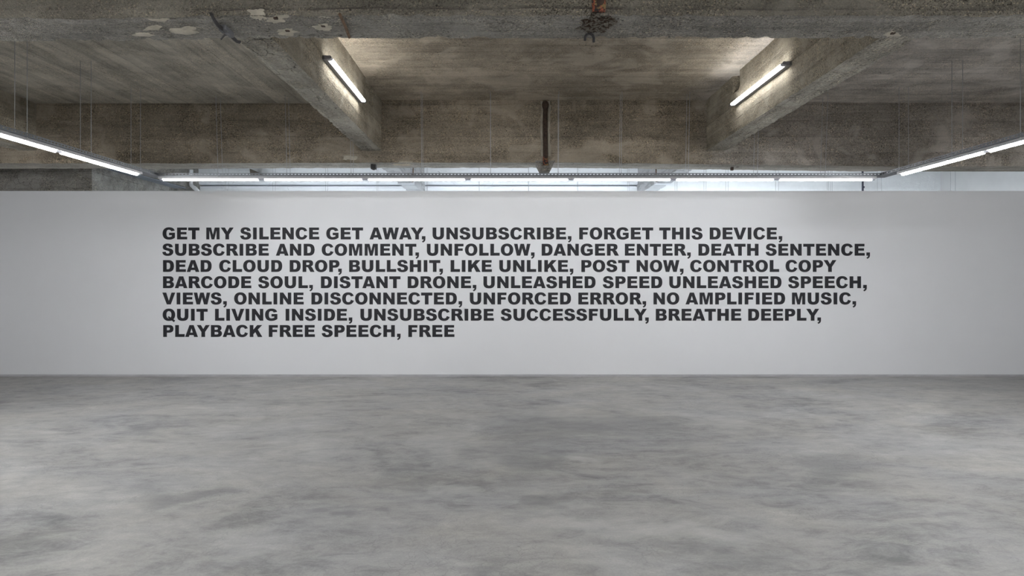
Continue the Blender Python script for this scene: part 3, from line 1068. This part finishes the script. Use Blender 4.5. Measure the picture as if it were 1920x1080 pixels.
rear_added = thing('cable_tray', 'added low steel tray hidden behind the right half of the lettered wall', 'cable tray', (0, 0, 0), 'hanging steel trays')
ZQ = EYE + 1.0  # added low tray, hidden, carrying extra light for the right rear wall
from_bm('channel', tray_mesh('x', 3.6, 9.5, 12.02, 12.18, ZQ, ZQ + 0.041), M['zinc'], rear_added)
for x in (4.0, 6.5, 9.0):
    from_bm('suspension_wire', wire_bm(x, 12.035, Z_SLAB, ZQ), M['wire'], rear_added)
    from_bm('suspension_wire', wire_bm(x, 12.165, Z_SLAB, ZQ), M['wire'], rear_added)
for k in range(4):  # added tubes, hidden from view, to brighten the right rear wall
    lab = f'added cool white tube hidden low behind the right half of the lettered wall, {ordn[k]} from the left'
    dup(rl, (4.4 + 1.5 * k, 12.1, ZQ - 0.0385), lab)

# ------------------------------------------------------------------ lamps on the cross beams
def beam_lamp(label, xface, s, y0, y1, z):
    root = thing('wall_batten', label, 'light', (xface, (y0 + y1) / 2, z), 'tubes on the concrete cross beams')
    h = (y1 - y0) / 2
    bm = bmesh.new()
    tube(bm, [(s * 0.075, -h + 0.05, 0), (s * 0.075, h - 0.02, 0)], 0.0165, 16)
    from_bm('tube', bm, M['tube_beam'], root)
    bm = bmesh.new()
    x0, x1 = sorted((s * -0.02, s * 0.045))
    box(bm, x0, x1, -h, h, -0.020, 0.020)
    from_bm('housing', bm, M['batten'], root)
    for (ya, yb) in ((-h - 0.004, -h + 0.055), (h - 0.03, h + 0.004)):
        bm = bmesh.new()
        tube(bm, [(s * 0.075, ya, 0), (s * 0.075, yb, 0)], 0.0185, 12)
        x0, x1 = sorted((s * 0.02, s * 0.075))
        box(bm, x0, x1, ya + 0.002, yb - 0.002, -0.0175, 0.0175)
        from_bm('socket', bm, M['cap'], root)
    return root


beam_lamp('lit tube fixed to the left concrete cross beam', -1.88, 1, 6.12, 7.63, EYE + 2.272)
beam_lamp('lit tube fixed to the right concrete cross beam', 3.00, -1, 6.32, 7.82, EYE + 2.285)

# ------------------------------------------------------------------ iron things on the beams
# clamp with a bar under the front beam
cl = thing('iron_clamp_bar', 'dark bent iron bar with a grey clamp under the front beam', 'iron bar', (0, 0, 0))
pts = [px(396, 26, 3.92), px(402, 38, 4.00), px(409, 48, 4.06), px(417, 54, 4.11)]
bm = bmesh.new()
tube(bm, pts, [0.011, 0.011, 0.013, 0.014], 10)
from_bm('bar', bm, M['iron'], cl)
pts = [px(432, 66, 4.20), px(438, 72, 4.25), px(444, 77.5, 4.29), px(448.5, 79, 4.31), px(450.5, 77.5, 4.32)]
bm = bmesh.new()
tube(bm, pts, [0.013, 0.013, 0.012, 0.011, 0.008], 10)
from_bm('bar', bm, M['iron'], cl)
bm = bmesh.new()
c = px(424, 57, 4.15)
for (dx, dy, dz, a, b, h) in ((0, 0.005, 0.002, 0.024, 0.062, 0.018), (0.010, 0.03, -0.010, 0.020, 0.034, 0.018), (-0.016, -0.02, -0.004, 0.016, 0.026, 0.018)):
    box(bm, c.x + dx - a, c.x + dx + a, c.y + dy - b, c.y + dy + b, c.z + dz - h, c.z + dz + h)
bmesh.ops.bevel(bm, geom=bm.edges[:], offset=0.007, segments=1, affect='EDGES')
from_bm('clamp', bm, M['clamp'], cl)['label'] = 'grey clamp'
bm = bmesh.new()
tube(bm, [px(425, 65, 4.19), px(421.5, 65.5, 4.2), px(418, 69, 4.22), px(414.5, 73.5, 4.24)], 0.006, 8)
from_bm('hook', bm, M['iron'], cl)

# rusty tie with peeling orange primer on the front beam
XF = (1122 - CX) * 4.0 / F
tie = thing('steel_tie', 'steel tie bar with peeling orange paint on the front beam', 'tie bar', (XF, Y_FRONT[0], Z_MAIN))
bm = bmesh.new()
box(bm, -0.042, 0.042, -0.022, 0.02, 0.02, 0.70)
bmesh.ops.bevel(bm, geom=[e for e in bm.edges if abs(e.verts[0].co.z - e.verts[1].co.z) > 0.3], offset=0.012, segments=2, affect='EDGES')
from_bm('bar', bm, M['primer'], tie)
bm = bmesh.new()
tube(bm, [(0, -0.02, 0.105), (0, -0.026, 0.085), (0, -0.024, 0.055), (0, -0.016, 0.02)], [0.040, 0.047, 0.047, 0.042], 14)
from_bm('head', bm, M['primer'], tie)
bm = bmesh.new()
for (z, r) in ((0.075, 0.026),):
    tube(bm, [(0, -0.055, z - 0.01), (0, -0.078, z - 0.012)], r, 8)
from_bm('nut', bm, M['rust'], tie)
# iron staple under it
bm = bmesh.new()
D_ = 4.262
pts = [px(x, y, D_) for x, y in ((1096.8, 76), (1097.3, 69), (1100, 65), (1105.5, 63), (1111, 65.5), (1113.3, 71), (1113.3, 79))]
tube(bm, pts, 0.0095, 8)
tag(from_bm('iron_staple', bm, M['iron']), 'dark iron staple like an upturned U below the broken front beam', 'staple')

# rusty tie on the back beam
XT = (1023 - CX) * 8.95 / F
tie2 = thing('steel_tie', 'dark rusty tie bar standing on the face of the back beam', 'tie bar', (XT, Y_BACK[0], Z_MAIN))
bm = bmesh.new()
tube(bm, [(0.002, -0.012, -0.02), (0.0, -0.014, 0.3), (-0.004, -0.014, 0.60), (0.0, -0.012, 0.84)], [0.036, 0.033, 0.031, 0.031], 12)
from_bm('bar', bm, M['rust'], tie2)
bm = bmesh.new()
tube(bm, [(0, -0.01, 0.80), (0, -0.014, 0.83), (0, -0.016, 0.865), (0, -0.014, 0.895), (0, -0.01, 0.92)], [0.034, 0.048, 0.053, 0.045, 0.020], 14)
from_bm('head', bm, M['rust'], tie2)
bm = bmesh.new()
tube(bm, [(0.0, -0.014, -0.045), (0.0, -0.016, 0.0), (0.0, -0.016, 0.075)], [0.046, 0.042, 0.037], 12)
from_bm('foot', bm, M['primer'], tie2)['label'] = 'foot with peeling orange paint'
bm = bmesh.new()
for s in (-1, 1):
    box(bm, XT + s * 0.055 - 0.016, XT + s * 0.055 + 0.016, Y_BACK[0] - 0.012, Y_BACK[0] + 0.02, Z_MAIN + 0.10, Z_MAIN + 0.92)
bmesh.ops.subdivide_edges(bm, edges=[e for e in bm.edges if abs(e.verts[0].co.z - e.verts[1].co.z) > 0.3], cuts=30)
for v in bm.verts:
    v.co.x += (0.016 * noise.noise(v.co * 6.0) + 0.008 * noise.noise(v.co * 19.0)) * (1 if abs(v.co.x - XT) > 0.05 else 0.3)
from_bm('plaster_strip', bm, M['skim'], back)

# ------------------------------------------------------------------ behind the wall
dp = thing('drain_pipe', 'white plastic drain pipe with an elbow beside the rear wall', 'pipe', (0, 0, 0))
d = 13.25
bm = bmesh.new()
pts = [px(358, 320, d), px(358, 345, d), px(359.5, 348.5, d), px(366, 353.5, d), px(371, 358, d), px(372, 361, d)]
e = pts[-1]
tube(bm, pts + [e + Vector((0, 0, -0.2)), Vector((e.x, e.y, 0.0))], 0.040, 14)
from_bm('pipe', bm, M['pvc'], dp)
bm = bmesh.new()
tube(bm, [px(358, 318.5, d), px(358, 324.5, d)], 0.047, 14)
from_bm('collar', bm, M['pvc'], dp)
bm = bmesh.new()
tube(bm, [px(363.5, 351.5, d), px(367.5, 354.8, d)], 0.046, 14)
from_bm('collar', bm, M['pvc'], dp)
bm = bmesh.new()
tube(bm, [(e.x, e.y, EYE + 3.0 - 0.25), px(358, 319, d)], 0.03, 8)
bm.free()

bm = bmesh.new()
d = 13.3
prism(bm, [px(468, 316.0, d), px(469, 327.5, d), px(494, 328.5, d)], (0, 0.42, 0))
tag(from_bm('wooden_wedge', bm, M['wood']), 'dark triangular wooden wedge fixed to the rear wall', 'wedge')

bm = bmesh.new()
p = px(1619, 340, 13.3)
tube(bm, [(p.x, p.y, 0.0), (p.x - 0.02, p.y, Z_SLAB)], 0.021, 10)
pl = thing('steel_pole', 'thin dark pole in front of the rear wall at right', 'pole')
from_bm('shaft', bm, M['pole'], pl)
bm = bmesh.new()
zc = EYE + (CY - 351) * 13.3 / F
tube(bm, [(p.x - 0.004, p.y, zc - 0.02), (p.x - 0.004, p.y, zc + 0.02)], 0.028, 10)
from_bm('coupling', bm, M['pole'], pl)
